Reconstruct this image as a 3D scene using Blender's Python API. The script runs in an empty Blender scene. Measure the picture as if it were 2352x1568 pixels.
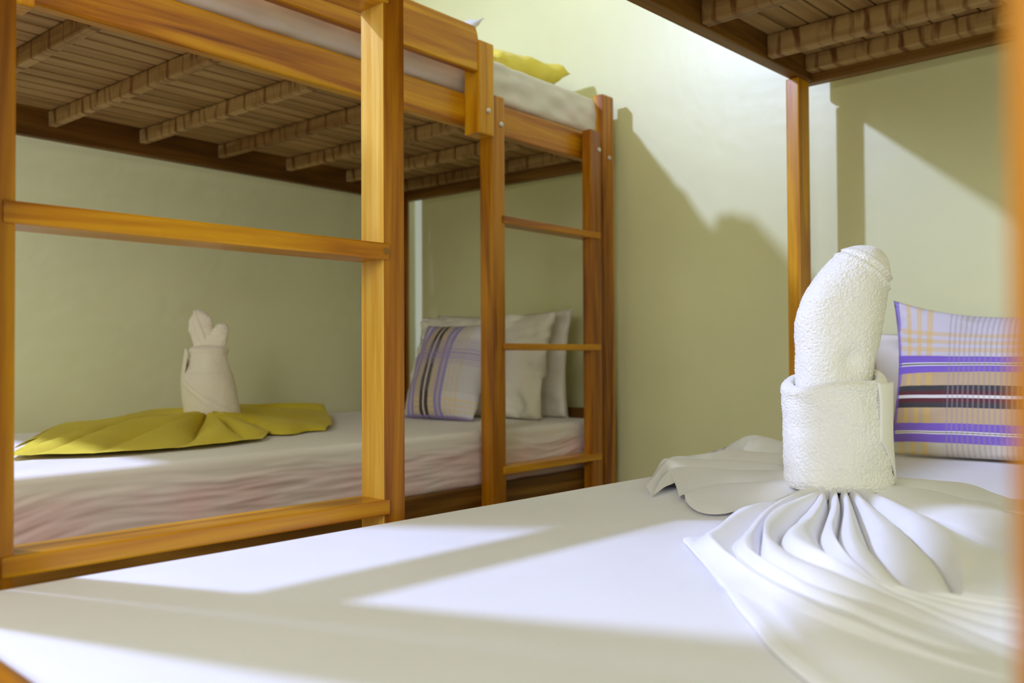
import bpy, bmesh, math, random
from mathutils import Vector, Matrix, noise
random.seed(4)
C = bpy.context.scene.collection
SC = bpy.context.scene
pi = math.pi

# ------------------------------------------------------------------ camera, light, exposure
YAW, PITCH, ROLL = 0.7574, 0.0181, -0.0051
CAMZ = 0.70
cam_d = bpy.data.cameras.new('camera')
cam = bpy.data.objects.new('camera', cam_d)
C.objects.link(cam)
cam_d.sensor_width = 36.0
cam_d.lens = 2052.37 / 2352 * 36.0
cam_d.clip_start = 0.01
fw = Vector((math.cos(YAW) * math.cos(PITCH), math.sin(YAW) * math.cos(PITCH), math.sin(PITCH)))
rt0 = Vector((math.sin(YAW), -math.cos(YAW), 0))
up0 = rt0.cross(fw)
rt = rt0 * math.cos(ROLL) + up0 * math.sin(ROLL)
up = up0 * math.cos(ROLL) - rt0 * math.sin(ROLL)
cam.matrix_world = Matrix(((rt.x, up.x, -fw.x, 0), (rt.y, up.y, -fw.y, 0), (rt.z, up.z, -fw.z, CAMZ), (0, 0, 0, 1)))
cam_d.dof.use_dof = True
cam_d.dof.focus_distance = 1.2
cam_d.dof.aperture_fstop = 5.0
SC.camera = cam

w = bpy.data.worlds.new('world')
SC.world = w
w.use_nodes = True
w.node_tree.nodes['Background'].inputs[0].default_value = (0.8, 0.85, 1.0, 1)
w.node_tree.nodes['Background'].inputs[1].default_value = 0.3

ld = bpy.data.lights.new('wall_lamp_light', 'SPOT')   # wall lamp; its cone is shaped to keep the upper back wall dimmer
ld.spot_size = math.radians(176); ld.spot_blend = 0.8
ld.energy = 122
ld.color = (0.81, 0.95, 1.66)
ld.shadow_soft_size = 0.05
lo = bpy.data.objects.new('wall_lamp_light', ld)
lo.location = (-0.30, 2.14, 2.36)
lo.rotation_euler = Vector((0.3, -1.2, -2.0)).to_track_quat('-Z', 'Y').to_euler()
C.objects.link(lo)
# added soft fill from behind the camera, set in an invented window (added_window_1 below)
l2 = bpy.data.lights.new('added_rear_fill', 'AREA')
l2.shape = 'RECTANGLE'; l2.size = 1.2; l2.size_y = 1.1
l2.energy = 27
l2.color = (0.98, 1.0, 1.02)
lo2 = bpy.data.objects.new('added_rear_fill', l2)
lo2.location = (-1.66, -0.35, 1.62)
lo2.rotation_euler = (0, -pi / 2, 0)
C.objects.link(lo2)

SC.view_settings.view_transform = 'Standard'
SC.view_settings.look = 'None'
SC.view_settings.gamma = 1.0
SC.view_settings.use_curve_mapping = False
SC.view_settings.exposure = 0.42
SC.cycles.diffuse_bounces = 8
SC.cycles.max_bounces = 12

# ------------------------------------------------------------------ materials
def newmat(name):
    m = bpy.data.materials.new(name)
    m.use_nodes = True
    return m, m.node_tree.nodes, m.node_tree.links, m.node_tree.nodes['Principled BSDF']

def ramp(n, stops, interp='LINEAR'):
    r = n.new('ShaderNodeValToRGB')
    r.color_ramp.interpolation = interp
    e = r.color_ramp.elements
    while len(e) < len(stops):
        e.new(0.5)
    for k, (p, c) in enumerate(stops):
        e[k].position = p
        e[k].color = (c[0], c[1], c[2], 1)
    return r

def wood(name, axis, dark, mid, light, rough=0.32, coat=0.25):
    m, n, l, b = newmat(name)
    tc = n.new('ShaderNodeTexCoord')
    oi = n.new('ShaderNodeObjectInfo')
    mul = n.new('ShaderNodeVectorMath'); mul.operation = 'SCALE'
    cmb = n.new('ShaderNodeCombineXYZ')
    for k in range(3):
        l.new(oi.outputs['Random'], cmb.inputs[k])
    l.new(cmb.outputs[0], mul.inputs[0]); mul.inputs['Scale'].default_value = 37.0
    add = n.new('ShaderNodeVectorMath'); add.operation = 'ADD'
    l.new(tc.outputs['Object'], add.inputs[0]); l.new(mul.outputs[0], add.inputs[1])
    mp = n.new('ShaderNodeMapping')
    sc = [26.0, 26.0, 26.0]; sc[axis] = 1.6
    mp.inputs['Scale'].default_value = sc
    l.new(add.outputs[0], mp.inputs['Vector'])
    n1 = n.new('ShaderNodeTexNoise'); n1.inputs['Scale'].default_value = 1.0
    n1.inputs['Detail'].default_value = 5; n1.inputs['Distortion'].default_value = 0.9
    l.new(mp.outputs[0], n1.inputs['Vector'])
    mp2 = n.new('ShaderNodeMapping')
    sc = [170.0, 170.0, 170.0]; sc[axis] = 7.0
    mp2.inputs['Scale'].default_value = sc
    l.new(add.outputs[0], mp2.inputs['Vector'])
    n2 = n.new('ShaderNodeTexNoise'); n2.inputs['Scale'].default_value = 1.0; n2.inputs['Detail'].default_value = 3
    l.new(mp2.outputs[0], n2.inputs['Vector'])
    mx = n.new('ShaderNodeMath'); mx.operation = 'MULTIPLY_ADD'
    l.new(n2.outputs['Fac'], mx.inputs[0]); mx.inputs[1].default_value = 0.22
    l.new(n1.outputs['Fac'], mx.inputs[2])
    ad2 = n.new('ShaderNodeMath'); ad2.operation = 'MULTIPLY_ADD'
    l.new(oi.outputs['Random'], ad2.inputs[0]); ad2.inputs[1].default_value = 0.18
    l.new(mx.outputs[0], ad2.inputs[2])
    r = ramp(n, [(0.46, dark), (0.65, mid), (0.86, light)])
    l.new(ad2.outputs[0], r.inputs[0])
    l.new(r.outputs[0], b.inputs['Base Color'])
    b.inputs['Roughness'].default_value = rough
    b.inputs['Coat Weight'].default_value = coat
    b.inputs['Specular IOR Level'].default_value = 0.35
    b.inputs['Coat Roughness'].default_value = 0.25
    bp = n.new('ShaderNodeBump'); bp.inputs['Strength'].default_value = 0.12; bp.inputs['Distance'].default_value = 0.002
    l.new(mx.outputs[0], bp.inputs['Height']); l.new(bp.outputs[0], b.inputs['Normal'])
    return m

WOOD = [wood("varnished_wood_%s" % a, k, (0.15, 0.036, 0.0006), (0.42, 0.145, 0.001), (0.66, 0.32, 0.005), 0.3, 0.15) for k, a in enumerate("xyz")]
REDD = [wood('red_brown_wood_%s' % a, k, (0.10, 0.022, 0.0005), (0.29, 0.088, 0.001), (0.52, 0.215, 0.003), 0.3, 0.2) for k, a in enumerate('xyz')]
LIT_FACE = wood('painted_lit_face', 2, (0.44, 0.18, 0.008), (0.64, 0.35, 0.035), (0.82, 0.57, 0.16), 0.3, 0.3)
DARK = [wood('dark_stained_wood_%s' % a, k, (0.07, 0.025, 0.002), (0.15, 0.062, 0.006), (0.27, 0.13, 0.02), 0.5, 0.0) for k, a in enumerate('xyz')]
RAW = [wood('raw_wood_%s' % a, k, (0.22, 0.12, 0.035), (0.36, 0.22, 0.08), (0.50, 0.34, 0.14), 0.6, 0.0) for k, a in enumerate('xyz')]

SLAT = [wood('slat_wood_%s' % a, k, (0.25, 0.145, 0.05), (0.37, 0.23, 0.085), (0.47, 0.31, 0.13), 0.6, 0.0) for k, a in enumerate('xyz')]

def joist_mat():
    # raw timber with drips of varnish that ran down between the slats
    m = RAW[1].copy(); m.name = 'drip_stained_wood'
    n, l = m.node_tree.nodes, m.node_tree.links
    b = n['Principled BSDF']
    src = b.inputs['Base Color'].links[0].from_socket
    tc = n.new('ShaderNodeTexCoord'); sp = n.new('ShaderNodeSeparateXYZ')
    l.new(tc.outputs['Object'], sp.inputs[0])
    mp = n.new('ShaderNodeMapping'); mp.inputs['Scale'].default_value = (3, 46, 9)
    l.new(tc.outputs['Object'], mp.inputs['Vector'])
    nz = n.new('ShaderNodeTexNoise'); nz.inputs['Scale'].default_value = 1; nz.inputs['Detail'].default_value = 3
    l.new(mp.outputs[0], nz.inputs['Vector'])
    r = ramp(n, [(0.50, (0, 0, 0)), (0.64, (0.92, 0.92, 0.92))])
    l.new(nz.outputs['Fac'], r.inputs[0])
    mix = n.new('ShaderNodeMixRGB')
    l.new(r.outputs[0], mix.inputs[0]); l.new(src, mix.inputs[1]); mix.inputs[2].default_value = (0.15, 0.05, 0.008, 1)
    l.new(mix.outputs[0], b.inputs['Base Color'])
    return m
JOIST = joist_mat()

def plaster(name, col, bump=0.25, rough=0.42):
    m, n, l, b = newmat(name)
    tc = n.new('ShaderNodeTexCoord')
    a = n.new('ShaderNodeTexNoise'); a.inputs['Scale'].default_value = 3.0; a.inputs['Detail'].default_value = 4
    l.new(tc.outputs['Object'], a.inputs['Vector'])
    r = ramp(n, [(0.3, [c * 0.95 for c in col]), (0.7, [min(1, c * 1.03) for c in col])])
    l.new(a.outputs['Fac'], r.inputs[0]); l.new(r.outputs[0], b.inputs['Base Color'])
    h = n.new('ShaderNodeTexNoise'); h.inputs['Scale'].default_value = 22; h.inputs['Detail'].default_value = 5
    l.new(tc.outputs['Object'], h.inputs['Vector'])
    bp = n.new('ShaderNodeBump'); bp.inputs['Strength'].default_value = bump; bp.inputs['Distance'].default_value = 0.006
    l.new(h.outputs['Fac'], bp.inputs['Height']); l.new(bp.outputs[0], b.inputs['Normal'])
    b.inputs['Roughness'].default_value = rough
    return m
WALL = plaster('cream_wall_paint', (0.74, 0.74, 0.43), 0.12, 0.36)
CEIL = plaster('ceiling_paint', (0.86, 0.855, 0.76), 0.1, 0.7)

def floor_mat():
    m, n, l, b = newmat('floor_tile')
    tc = n.new('ShaderNodeTexCoord')
    br = n.new('ShaderNodeTexBrick'); br.offset = 0; br.inputs['Scale'].default_value = 2.5
    br.inputs['Brick Width'].default_value = 1; br.inputs['Row Height'].default_value = 1
    br.inputs['Mortar Size'].default_value = 0.01
    br.inputs['Color1'].default_value = (0.34, 0.22, 0.12, 1); br.inputs['Color2'].default_value = (0.30, 0.2, 0.11, 1)
    br.inputs['Mortar'].default_value = (0.16, 0.12, 0.08, 1)
    l.new(tc.outputs['Object'], br.inputs['Vector']); l.new(br.outputs['Color'], b.inputs['Base Color'])
    b.inputs['Roughness'].default_value = 0.35
    return m
FLOOR = floor_mat()

def cloth(name, col, col2=None, side=None, rough=0.85, weave=900, sheen=0.15):
    m, n, l, b = newmat(name)
    tc = n.new('ShaderNodeTexCoord')
    a = n.new('ShaderNodeTexNoise'); a.inputs['Scale'].default_value = 7; a.inputs['Detail'].default_value = 3
    l.new(tc.outputs['Object'], a.inputs['Vector'])
    c2 = col2 or [c * 0.96 for c in col]
    r = ramp(n, [(0.35, col), (0.65, c2)])
    l.new(a.outputs['Fac'], r.inputs[0])
    out = r.outputs[0]
    if side:      # a patterned mattress shows through the thin sheet where it is stretched down the sides
        zt, p1, p2 = side
        sp = n.new('ShaderNodeSeparateXYZ'); l.new(tc.outputs['Object'], sp.inputs[0])
        mr = n.new('ShaderNodeMapRange'); mr.inputs[1].default_value = zt; mr.inputs[2].default_value = zt - 0.025
        l.new(sp.outputs[2], mr.inputs[0])
        v = n.new('ShaderNodeTexNoise'); v.inputs['Scale'].default_value = 9; v.inputs['Detail'].default_value = 2
        l.new(tc.outputs['Object'], v.inputs['Vector'])
        r2 = ramp(n, [(0.38, p1), (0.58, p2)])
        l.new(v.outputs['Color'], r2.inputs[0])
        mx = n.new('ShaderNodeMixRGB'); l.new(mr.outputs[0], mx.inputs[0]); l.new(out, mx.inputs[1]); l.new(r2.outputs[0], mx.inputs[2])
        out = mx.outputs[0]
    l.new(out, b.inputs['Base Color'])
    b.inputs['Roughness'].default_value = rough
    b.inputs['Sheen Weight'].default_value = sheen
    h = n.new('ShaderNodeTexNoise'); h.inputs['Scale'].default_value = weave; h.inputs['Detail'].default_value = 2
    l.new(tc.outputs['Object'], h.inputs['Vector'])
    bp = n.new('ShaderNodeBump'); bp.inputs['Strength'].default_value = 0.08; bp.inputs['Distance'].default_value = 0.001
    l.new(h.outputs['Fac'], bp.inputs['Height']); l.new(bp.outputs[0], b.inputs['Normal'])
    return m
SHEET_A = cloth('white_sheet', (0.83, 0.83, 0.885))
FAN_A = cloth('white_folded_sheet', (0.85, 0.85, 0.885))
SHEET_B = cloth('thin_white_sheet', (0.80, 0.755, 0.74), None, (0.035, (0.75, 0.53, 0.57), (0.71, 0.61, 0.63)))
YELLOW = cloth('yellow_sheet', (0.72, 0.58, 0.035), (0.66, 0.52, 0.022), None, 0.85, 900, 0.04)
YELLOWP = cloth('yellow_pillowcase', (0.80, 0.68, 0.10), (0.74, 0.6, 0.06))
PILLOW_W = cloth('ivory_pillowcase', (0.80, 0.76, 0.67))
TOWEL = cloth('white_terry', (0.88, 0.87, 0.83), None, None, 0.95, 500, 0.5)
TOWEL_B = cloth('ivory_terry', (0.84, 0.78, 0.68), None, None, 0.95, 500, 0.4)
def metal_mat():
    m, n, l, b = newmat('steel_bolt')
    b.inputs['Base Color'].default_value = (0.62, 0.6, 0.55, 1); b.inputs['Metallic'].default_value = 0.85
    b.inputs['Roughness'].default_value = 0.35
    return m
STEEL = metal_mat()

PUR = (0.235, 0.135, 0.60); BLK = (0.03, 0.024, 0.026); WHT = (0.86, 0.83, 0.80); MAR = (0.13, 0.03, 0.035)
TAN = (0.60, 0.44, 0.27); LIL = (0.66, 0.62, 0.68); CRM = (0.62, 0.56, 0.44); DGR = (0.06, 0.055, 0.055)
def plaid(name, swap, dull=0.0):
    m, n, l, b = newmat(name)
    tc = n.new('ShaderNodeTexCoord'); sp = n.new('ShaderNodeSeparateXYZ')
    l.new(tc.outputs['UV'], sp.inputs[0])
    U, V = (sp.outputs[1], sp.outputs[0]) if swap else (sp.outputs[0], sp.outputs[1])
    st = [(0.0, CRM), (0.075, PUR), (0.126, WHT), (0.133, BLK), (0.139, WHT), (0.146, PUR), (0.195, TAN), (0.286, DGR), (0.319, MAR),
          (0.344, WHT), (0.367, MAR), (0.39, DGR), (0.423, TAN), (0.506, PUR), (0.552, WHT), (0.560, BLK), (0.568, WHT), (0.577, PUR), (0.622, LIL)]
    base = ramp(n, st, 'CONSTANT'); l.new(V, base.inputs[0])
    def wave(sock, freq, lo, hi):
        ml = n.new('ShaderNodeMath'); ml.operation = 'MULTIPLY'; l.new(sock, ml.inputs[0]); ml.inputs[1].default_value = freq * 2 * pi
        s = n.new('ShaderNodeMath'); s.operation = 'SINE'; l.new(ml.outputs[0], s.inputs[0])
        mr = n.new('ShaderNodeMapRange'); mr.inputs[1].default_value = lo; mr.inputs[2].default_value = hi
        l.new(s.outputs[0], mr.inputs[0]); return mr.outputs[0]
    def mul(a, c):
        x = n.new('ShaderNodeMath'); x.operation = 'MULTIPLY'; l.new(a, x.inputs[0])
        if isinstance(c, float): x.inputs[1].default_value = c
        else: l.new(c, x.inputs[1])
        return x.outputs[0]
    def mixc(f, a, colr):
        x = n.new('ShaderNodeMixRGB'); l.new(f, x.inputs[0]); l.new(a, x.inputs[1]); x.inputs[2].default_value = (*colr, 1); return x.outputs[0]
    B0, B1 = (0, 0, 0), (1, 1, 1)
    out = base.outputs[0]
    light = ramp(n, [(0, B1), (0.075, B0), (0.195, B1), (0.286, B0), (0.423, B1), (0.506, B0), (0.622, B1)], 'CONSTANT'); l.new(V, light.inputs[0])
    yel = ramp(n, [(0, B0), (0.055, B1), (0.078, B0), (0.105, B1), (0.128, B0), (0.152, B1), (0.178, B0)], 'CONSTANT'); l.new(U, yel.inputs[0])
    out = mixc(mul(mul(light.outputs[0], yel.outputs[0]), 0.55), out, (0.78, 0.52, 0.10))
    yv = ramp(n, [(0, B0), (0.655, B1), (0.69, B0), (0.715, B1), (0.75, B0), (0.775, B1), (0.81, B0)], 'CONSTANT'); l.new(V, yv.inputs[0])
    out = mixc(mul(yv.outputs[0], 0.5), out, (0.74, 0.5, 0.12))
    zone = ramp(n, [(0, B0), (0.235, B1), (0.80, B0)], 'CONSTANT'); l.new(U, zone.inputs[0])
    out = mixc(mul(mul(zone.outputs[0], wave(U, 48.0, -0.2, 0.8)), 0.42), out, (0.36, 0.30, 0.36))
    pz = ramp(n, [(0, B1), (0.022, B0), (0.58, B1), (0.59, B0), (0.605, B1), (0.615, B0), (0.63, B1), (0.645, B0), (0.67, B1), (0.68, B0)], 'CONSTANT'); l.new(U, pz.inputs[0])
    out = mixc(mul(pz.outputs[0], 0.75), out, PUR)
    if dull:
        hs = n.new('ShaderNodeHueSaturation'); hs.inputs['Saturation'].default_value = 1 - dull; hs.inputs['Value'].default_value = 0.92
        l.new(out, hs.inputs['Color']); out = hs.outputs[0]
        bz = ramp(n, [(0, B0), (0.52, B1), (0.78, B0)], 'CONSTANT'); l.new(U, bz.inputs[0])
        out = mixc(mul(mul(bz.outputs[0], wave(U, 40.0, -0.6, 0.6)), 0.5), out, (0.36, 0.30, 0.50))
    l.new(out, b.inputs['Base Color'])
    b.inputs['Roughness'].default_value = 0.85
    h = n.new('ShaderNodeTexNoise'); h.inputs['Scale'].default_value = 700
    bp = n.new('ShaderNodeBump'); bp.inputs['Strength'].default_value = 0.1; bp.inputs['Distance'].default_value = 0.001
    l.new(tc.outputs['Object'], h.inputs['Vector']); l.new(h.outputs['Fac'], bp.inputs['Height']); l.new(bp.outputs[0], b.inputs['Normal'])
    return m
PLAID_A = plaid('checked_stripe_fabric', False)
PLAID_B = plaid('checked_stripe_fabric_upright', True, 0.3)

# ------------------------------------------------------------------ helpers
def link(name, me, mat, parent=None, loc=(0, 0, 0), rot=(0, 0, 0), smooth=False):
    o = bpy.data.objects.new(name, me)
    C.objects.link(o)
    if mat is not None:
        me.materials.append(mat)
    o.parent = parent
    o.location = loc
    o.rotation_euler = rot
    if smooth:
        me.polygons.foreach_set('use_smooth', [True] * len(me.polygons))
    return o

def bevbox(sx, sy, sz, bev, seg=2):
    bm = bmesh.new()
    bmesh.ops.create_cube(bm, size=1.0)
    bmesh.ops.scale(bm, vec=(sx, sy, sz), verts=bm.verts)
    if bev > 0:
        bmesh.ops.bevel(bm, geom=bm.edges[:], offset=bev, segments=seg, profile=0.6, affect='EDGES')
    me = bpy.data.meshes.new('box')
    bm.to_mesh(me); bm.free()
    return me

class Frame:
    """a bed: an Empty at its base, parts given in the bed's own u, v, z"""
    def __init__(self, name, u0, v0, ang, label, cat, group=None):
        self.u0, self.v0, self.ang = u0, v0, ang
        c, s = math.cos(ang), math.sin(ang)
        e = bpy.data.objects.new(name, None); C.objects.link(e)
        e.location = (u0 * c - v0 * s, u0 * s + v0 * c, 0)
        e.rotation_euler = (0, 0, ang)
        e['label'] = label; e['category'] = cat
        if group: e['group'] = group
        self.e = e
    def box(self, name, u, v, z, mat=None, bev=0.004, label=None):
        d = (u[1] - u[0], v[1] - v[0], z[1] - z[0])
        ax = d.index(max(d))
        m = (mat or WOOD)
        m = m[ax] if isinstance(m, list) else m
        o = link(name, bevbox(*d, bev), m, self.e, ((u[0] + u[1]) / 2 - self.u0, (v[0] + v[1]) / 2 - self.v0, (z[0] + z[1]) / 2))
        if label: o['label'] = label
        return o
    def copy(self, o, u=None, v=None):
        c = o.copy(); C.objects.link(c); c.parent = self.e
        if u is not None: c.location.x = u - self.u0
        if v is not None: c.location.y = v - self.v0
        return c

def bolt(part, u, z, fr, v, sgn=-1, r=0.0062):
    """round bolt head on the front face of a post; a sub-part"""
    bm = bmesh.new()
    prof = [(r, 0.0), (r, 0.0018), (r * 0.8, 0.0034), (r * 0.35, 0.0042), (0, 0.0043)]
    N = 16
    rings = []
    for (rr, h) in prof[:-1]:
        rings.append([bm.verts.new((rr * math.cos(2 * pi * k / N), sgn * h, rr * math.sin(2 * pi * k / N))) for k in range(N)])
    for a, b in zip(rings, rings[1:]):
        for k in range(N):
            bm.faces.new((a[k], a[(k + 1) % N], b[(k + 1) % N], b[k]))
    tip = bm.verts.new((0, sgn * prof[-1][1], 0))
    for k in range(N):
        bm.faces.new((rings[-1][k], rings[-1][(k + 1) % N], tip))
    bmesh.ops.recalc_face_normals(bm, faces=bm.faces[:])
    me = bpy.data.meshes.new('bolt'); bm.to_mesh(me); bm.free()
    o = link('bolt', me, STEEL, part, smooth=True)
    o.location = (u - fr.u0 - part.location.x, v - fr.v0 - part.location.y, z - part.location.z)
    o['label'] = 'round steel bolt head'
    return o

def plug(part, u, z, fr, v, sgn=-1, r=0.0046):
    bm = bmesh.new()
    bmesh.ops.create_cone(bm, cap_ends=True, segments=16, radius1=r, radius2=r * 0.94, depth=0.002, matrix=Matrix.Rotation(pi / 2 * (-sgn), 4, 'X'))
    me = bpy.data.meshes.new('plug'); bm.to_mesh(me); bm.free()
    o = link('dowel_plug', me, DARK[2], part)
    o.location = (u - fr.u0 - part.location.x, v - fr.v0 - part.location.y, z - part.location.z)
    return o

def tag(o, label, cat, group=None, kind=None):
    o['label'] = label
    if cat: o['category'] = cat
    if group: o['group'] = group
    if kind: o['kind'] = kind
    return o

def fbm(p, f, oct=3):
    v, a = 0.0, 1.0
    p = Vector(p) * f
    for _ in range(oct):
        v += a * noise.noise(p); p = p * 2.03; a *= 0.5
    return v

def grid_mesh(name, P, uv=None):
    """mesh from rows of points"""
    R, K = len(P), len(P[0])
    vs = [tuple(p) for row in P for p in row]
    fs = [(i * K + j, i * K + j + 1, (i + 1) * K + j + 1, (i + 1) * K + j) for i in range(R - 1) for j in range(K - 1)]
    me = bpy.data.meshes.new(name); me.from_pydata(vs, [], fs); me.update()
    return me

def round_box(sx, sy, sz, r, nx, ny, nz, disp=None):
    bm = bmesh.new()
    hx, hy, hz = sx / 2, sy / 2, sz / 2
    def warp(n, h):     # parameter values from -h to h, denser near the ends
        k = 5
        a = [-h + r * (1 - math.cos(pi / 2 * i / k)) for i in range(k)]
        mid = [-h + r + (2 * h - 2 * r) * i / n for i in range(n + 1)]
        return a + mid + [-x for x in reversed(a)]
    X, Y, Z = warp(nx, hx), warp(ny, hy), warp(nz, hz)
    vd = {}
    def V(x, y, z):
        k = (round(x, 6), round(y, 6), round(z, 6))
        if k in vd: return vd[k]
        q = Vector((max(-hx + r, min(hx - r, x)), max(-hy + r, min(hy - r, y)), max(-hz + r, min(hz - r, z))))
        d = Vector((x, y, z)) - q
        nrm = d.normalized() if d.length > 1e-9 else Vector((0, 0, 1))
        p = q + nrm * r
        if disp: p = p + disp(p, nrm)
        vd[k] = bm.verts.new(p); return vd[k]
    def face(A, B, f, flip):
        for i in range(len(A) - 1):
            for j in range(len(B) - 1):
                q = [V(*f(A[i], B[j])), V(*f(A[i + 1], B[j])), V(*f(A[i + 1], B[j + 1])), V(*f(A[i], B[j + 1]))]
                if flip: q.reverse()
                if len(set(q)) == 4: bm.faces.new(q)
    face(X, Y, lambda a, b: (a, b, hz), False); face(X, Y, lambda a, b: (a, b, -hz), True)
    face(X, Z, lambda a, b: (a, -hy, b), False); face(X, Z, lambda a, b: (a, hy, b), True)
    face(Y, Z, lambda a, b: (hx, a, b), False); face(Y, Z, lambda a, b: (-hx, a, b), True)
    me = bpy.data.meshes.new('mattress'); bm.to_mesh(me); bm.free()
    return me

def pillow_mesh(wd, ht, th, n=44, pinch=0.07, wr=0.006, seed=0, flat=0.0, sag=0.0):
    """pillow in its own x (width), z (height), y (thickness, front is -y); base at z = 0"""
    vs, uvs, fs = [], [], []
    idx = {}
    for side in (-1, 1):
        for i in range(n + 1):
            for j in range(n + 1):
                a, b = -1 + 2 * i / n, -1 + 2 * j / n
                edge = i in (0, n) or j in (0, n)
                if side == 1 and edge:
                    idx[(side, i, j)] = idx[(-1, i, j)]; continue
                x = wd / 2 * a * (1 - pinch * (1 - b * b) * abs(a))
                z = ht / 2 * b * (1 - pinch * (0.2 if b < 0 else 1.0) * (1 - a * a) * abs(b))
                t = max(0.0, (1 - abs(a) ** 2.6) * (1 - abs(b) ** 2.6)) ** 0.55
                y = side * th / 2 * t
                e = 1 - t
                wv = fbm((a * 1.4 + seed, b * 1.4, side * 3 + seed), 2.1, 3)
                y += side * wr * wv * (0.4 + e) * (0 if edge else 1)
                rad = math.sin(math.atan2(b, a) * 9 + seed * 2 + 3 * wv)
                y += side * wr * 0.8 * rad * (e ** 1.5) * (0 if edge else 1)
                z2 = z + ht / 2 - sag * (1 - a * a) * max(0, b)
                if b < 0: z2 = z2 * (1 - flat) + flat * max(0.0, z2 - 0.002)
                idx[(side, i, j)] = len(vs)
                vs.append((x, y, z2)); uvs.append(((a + 1) / 2, (b + 1) / 2))
    for side in (-1, 1):
        for i in range(n):
            for j in range(n):
                q = [idx[(side, i, j)], idx[(side, i + 1, j)], idx[(side, i + 1, j + 1)], idx[(side, i, j + 1)]]
                if side == 1: q.reverse()
                fs.append(q)
    me = bpy.data.meshes.new('pillow'); me.from_pydata(vs, [], fs)
    uvl = me.uv_layers.new(name='UVMap')
    for lp in me.loops:
        uvl.data[lp.index].uv = uvs[lp.vertex_index]
    me.update()
    return me

def bedpt(u, v, z, ang):
    c, s = math.cos(ang), math.sin(ang)
    return (u * c - v * s, u * s + v * c, z)

# ------------------------------------------------------------------ room
L2, T1 = 1.905, 2.235           # head wall, long wall
LX, TX, CH = -1.7, -1.6, 2.75
def slab(name, x, y, z, mat):
    me = bevbox(x[1] - x[0], y[1] - y[0], z[1] - z[0], 0)
    o = link(name, me, mat, None, ((x[0] + x[1]) / 2, (y[0] + y[1]) / 2, (z[0] + z[1]) / 2))
    o['kind'] = 'structure'
    return o
slab('floor', (LX - .1, L2 + .1), (TX - .1, T1 + .1), (-.1, 0), FLOOR)
slab('ceiling', (LX - .1, L2 + .1), (TX - .1, T1 + .1), (CH, CH + .1), CEIL)
slab('wall_left', (LX - .1, L2 + .1), (T1, T1 + .1), (0, CH), WALL)['label'] = 'cream painted wall behind the far bunk'
slab('wall_back', (L2, L2 + .1), (TX - .1, T1), (0, CH), WALL)['label'] = 'cream painted wall at the heads of both bunks'
slab('wall_right', (LX - .1, L2), (TX - .1, TX), (0, CH), WALL)
wf = slab('wall_front', (LX - .1, LX), (TX, -0.97), (0, CH), WALL)
for y, z in (((0.27, T1), (0, CH)), ((-0.97, 0.27), (0, 1.05)), ((-0.97, 0.27), (2.19, CH))):
    q = slab('wall_front', (LX - .1, LX), y, z, WALL)
win = slab('added_window_1', (LX - .075, LX - .065), (-0.95, 0.25), (1.07, 2.17), None)  # invented window, added unseen to house the fill light
gm, gn, gl, gb = newmat('added_window_glass'); gb.inputs['Transmission Weight'].default_value = 1.0; gb.inputs['Roughness'].default_value = 0.05
win.data.materials.append(gm)
for y, z in (((-0.97, -0.92), (1.05, 2.19)), ((0.22, 0.27), (1.05, 2.19)), ((-0.92, 0.22), (1.05, 1.10)), ((-0.92, 0.22), (2.14, 2.19)), ((-0.37, -0.33), (1.10, 2.14))):
    fo = link('added_window_frame', bevbox(.06, y[1] - y[0], z[1] - z[0], .003), WOOD[2], win, (-.0, (y[0] + y[1]) / 2 + .35, (z[0] + z[1]) / 2 - 1.62))

# ------------------------------------------------------------------ near bunk (bed A): its frame is the room's
A = Frame('bunk_bed', 1.0, 0.43, 0.0, 'near wooden bunk bed around the white sheeted mattress, ladder at its left end', 'bunk bed')
PV0, PV1 = 0.8425, 0.872
posts = []
for (u, v) in (((1.771, 1.821), (PV0, PV1)), ((0.168, 0.2405), (PV0, PV1)), ((1.771, 1.821), (-0.006, 0.036)), ((0.165, 0.212), (-0.002, 0.0425))):  # unseen far foot post widened to block light beside the ladder
    hi = 1.287 if (u[0] > 1 and v[0] > .5) else 1.66
    posts.append(A.box('post', u, v, (0, hi), WOOD, 0.003))
RZ0 = 1.287
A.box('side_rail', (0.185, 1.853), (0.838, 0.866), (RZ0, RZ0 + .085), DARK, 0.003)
A.box('side_rail', (0.185, 1.80), (0.001, 0.03), (RZ0, RZ0 + .085), WOOD, 0.003)
A.box('side_rail', (0.185, 1.80), (0.835, 0.862), (0.335, 0.42), WOOD, 0.003)
A.box('side_rail', (0.185, 1.80), (0.004, 0.03), (0.335, 0.42), WOOD, 0.003)
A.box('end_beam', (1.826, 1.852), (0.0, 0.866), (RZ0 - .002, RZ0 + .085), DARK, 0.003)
A.box('end_beam', (0.165, 0.19), (0.036, 0.8425), (RZ0, RZ0 + .085), WOOD, 0.003)
A.box('end_beam', (1.80, 1.826), (0.036, 0.8425), (0.31, 0.419), WOOD, 0.004)
A.box('end_beam', (0.168, 0.1905), (0.0425, 0.8425), (0.43, 0.513), WOOD, 0.006, 'varnished foot rail just above the mattress')
A.box('guard_board', (0.19, 0.24), (0.875, 0.895), (1.44, 1.52), WOOD, 0.004)
A.box('cleat', (1.79, 1.8255), (0.03, 0.838), (1.303, 1.3352), JOIST, 0.003)
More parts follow.
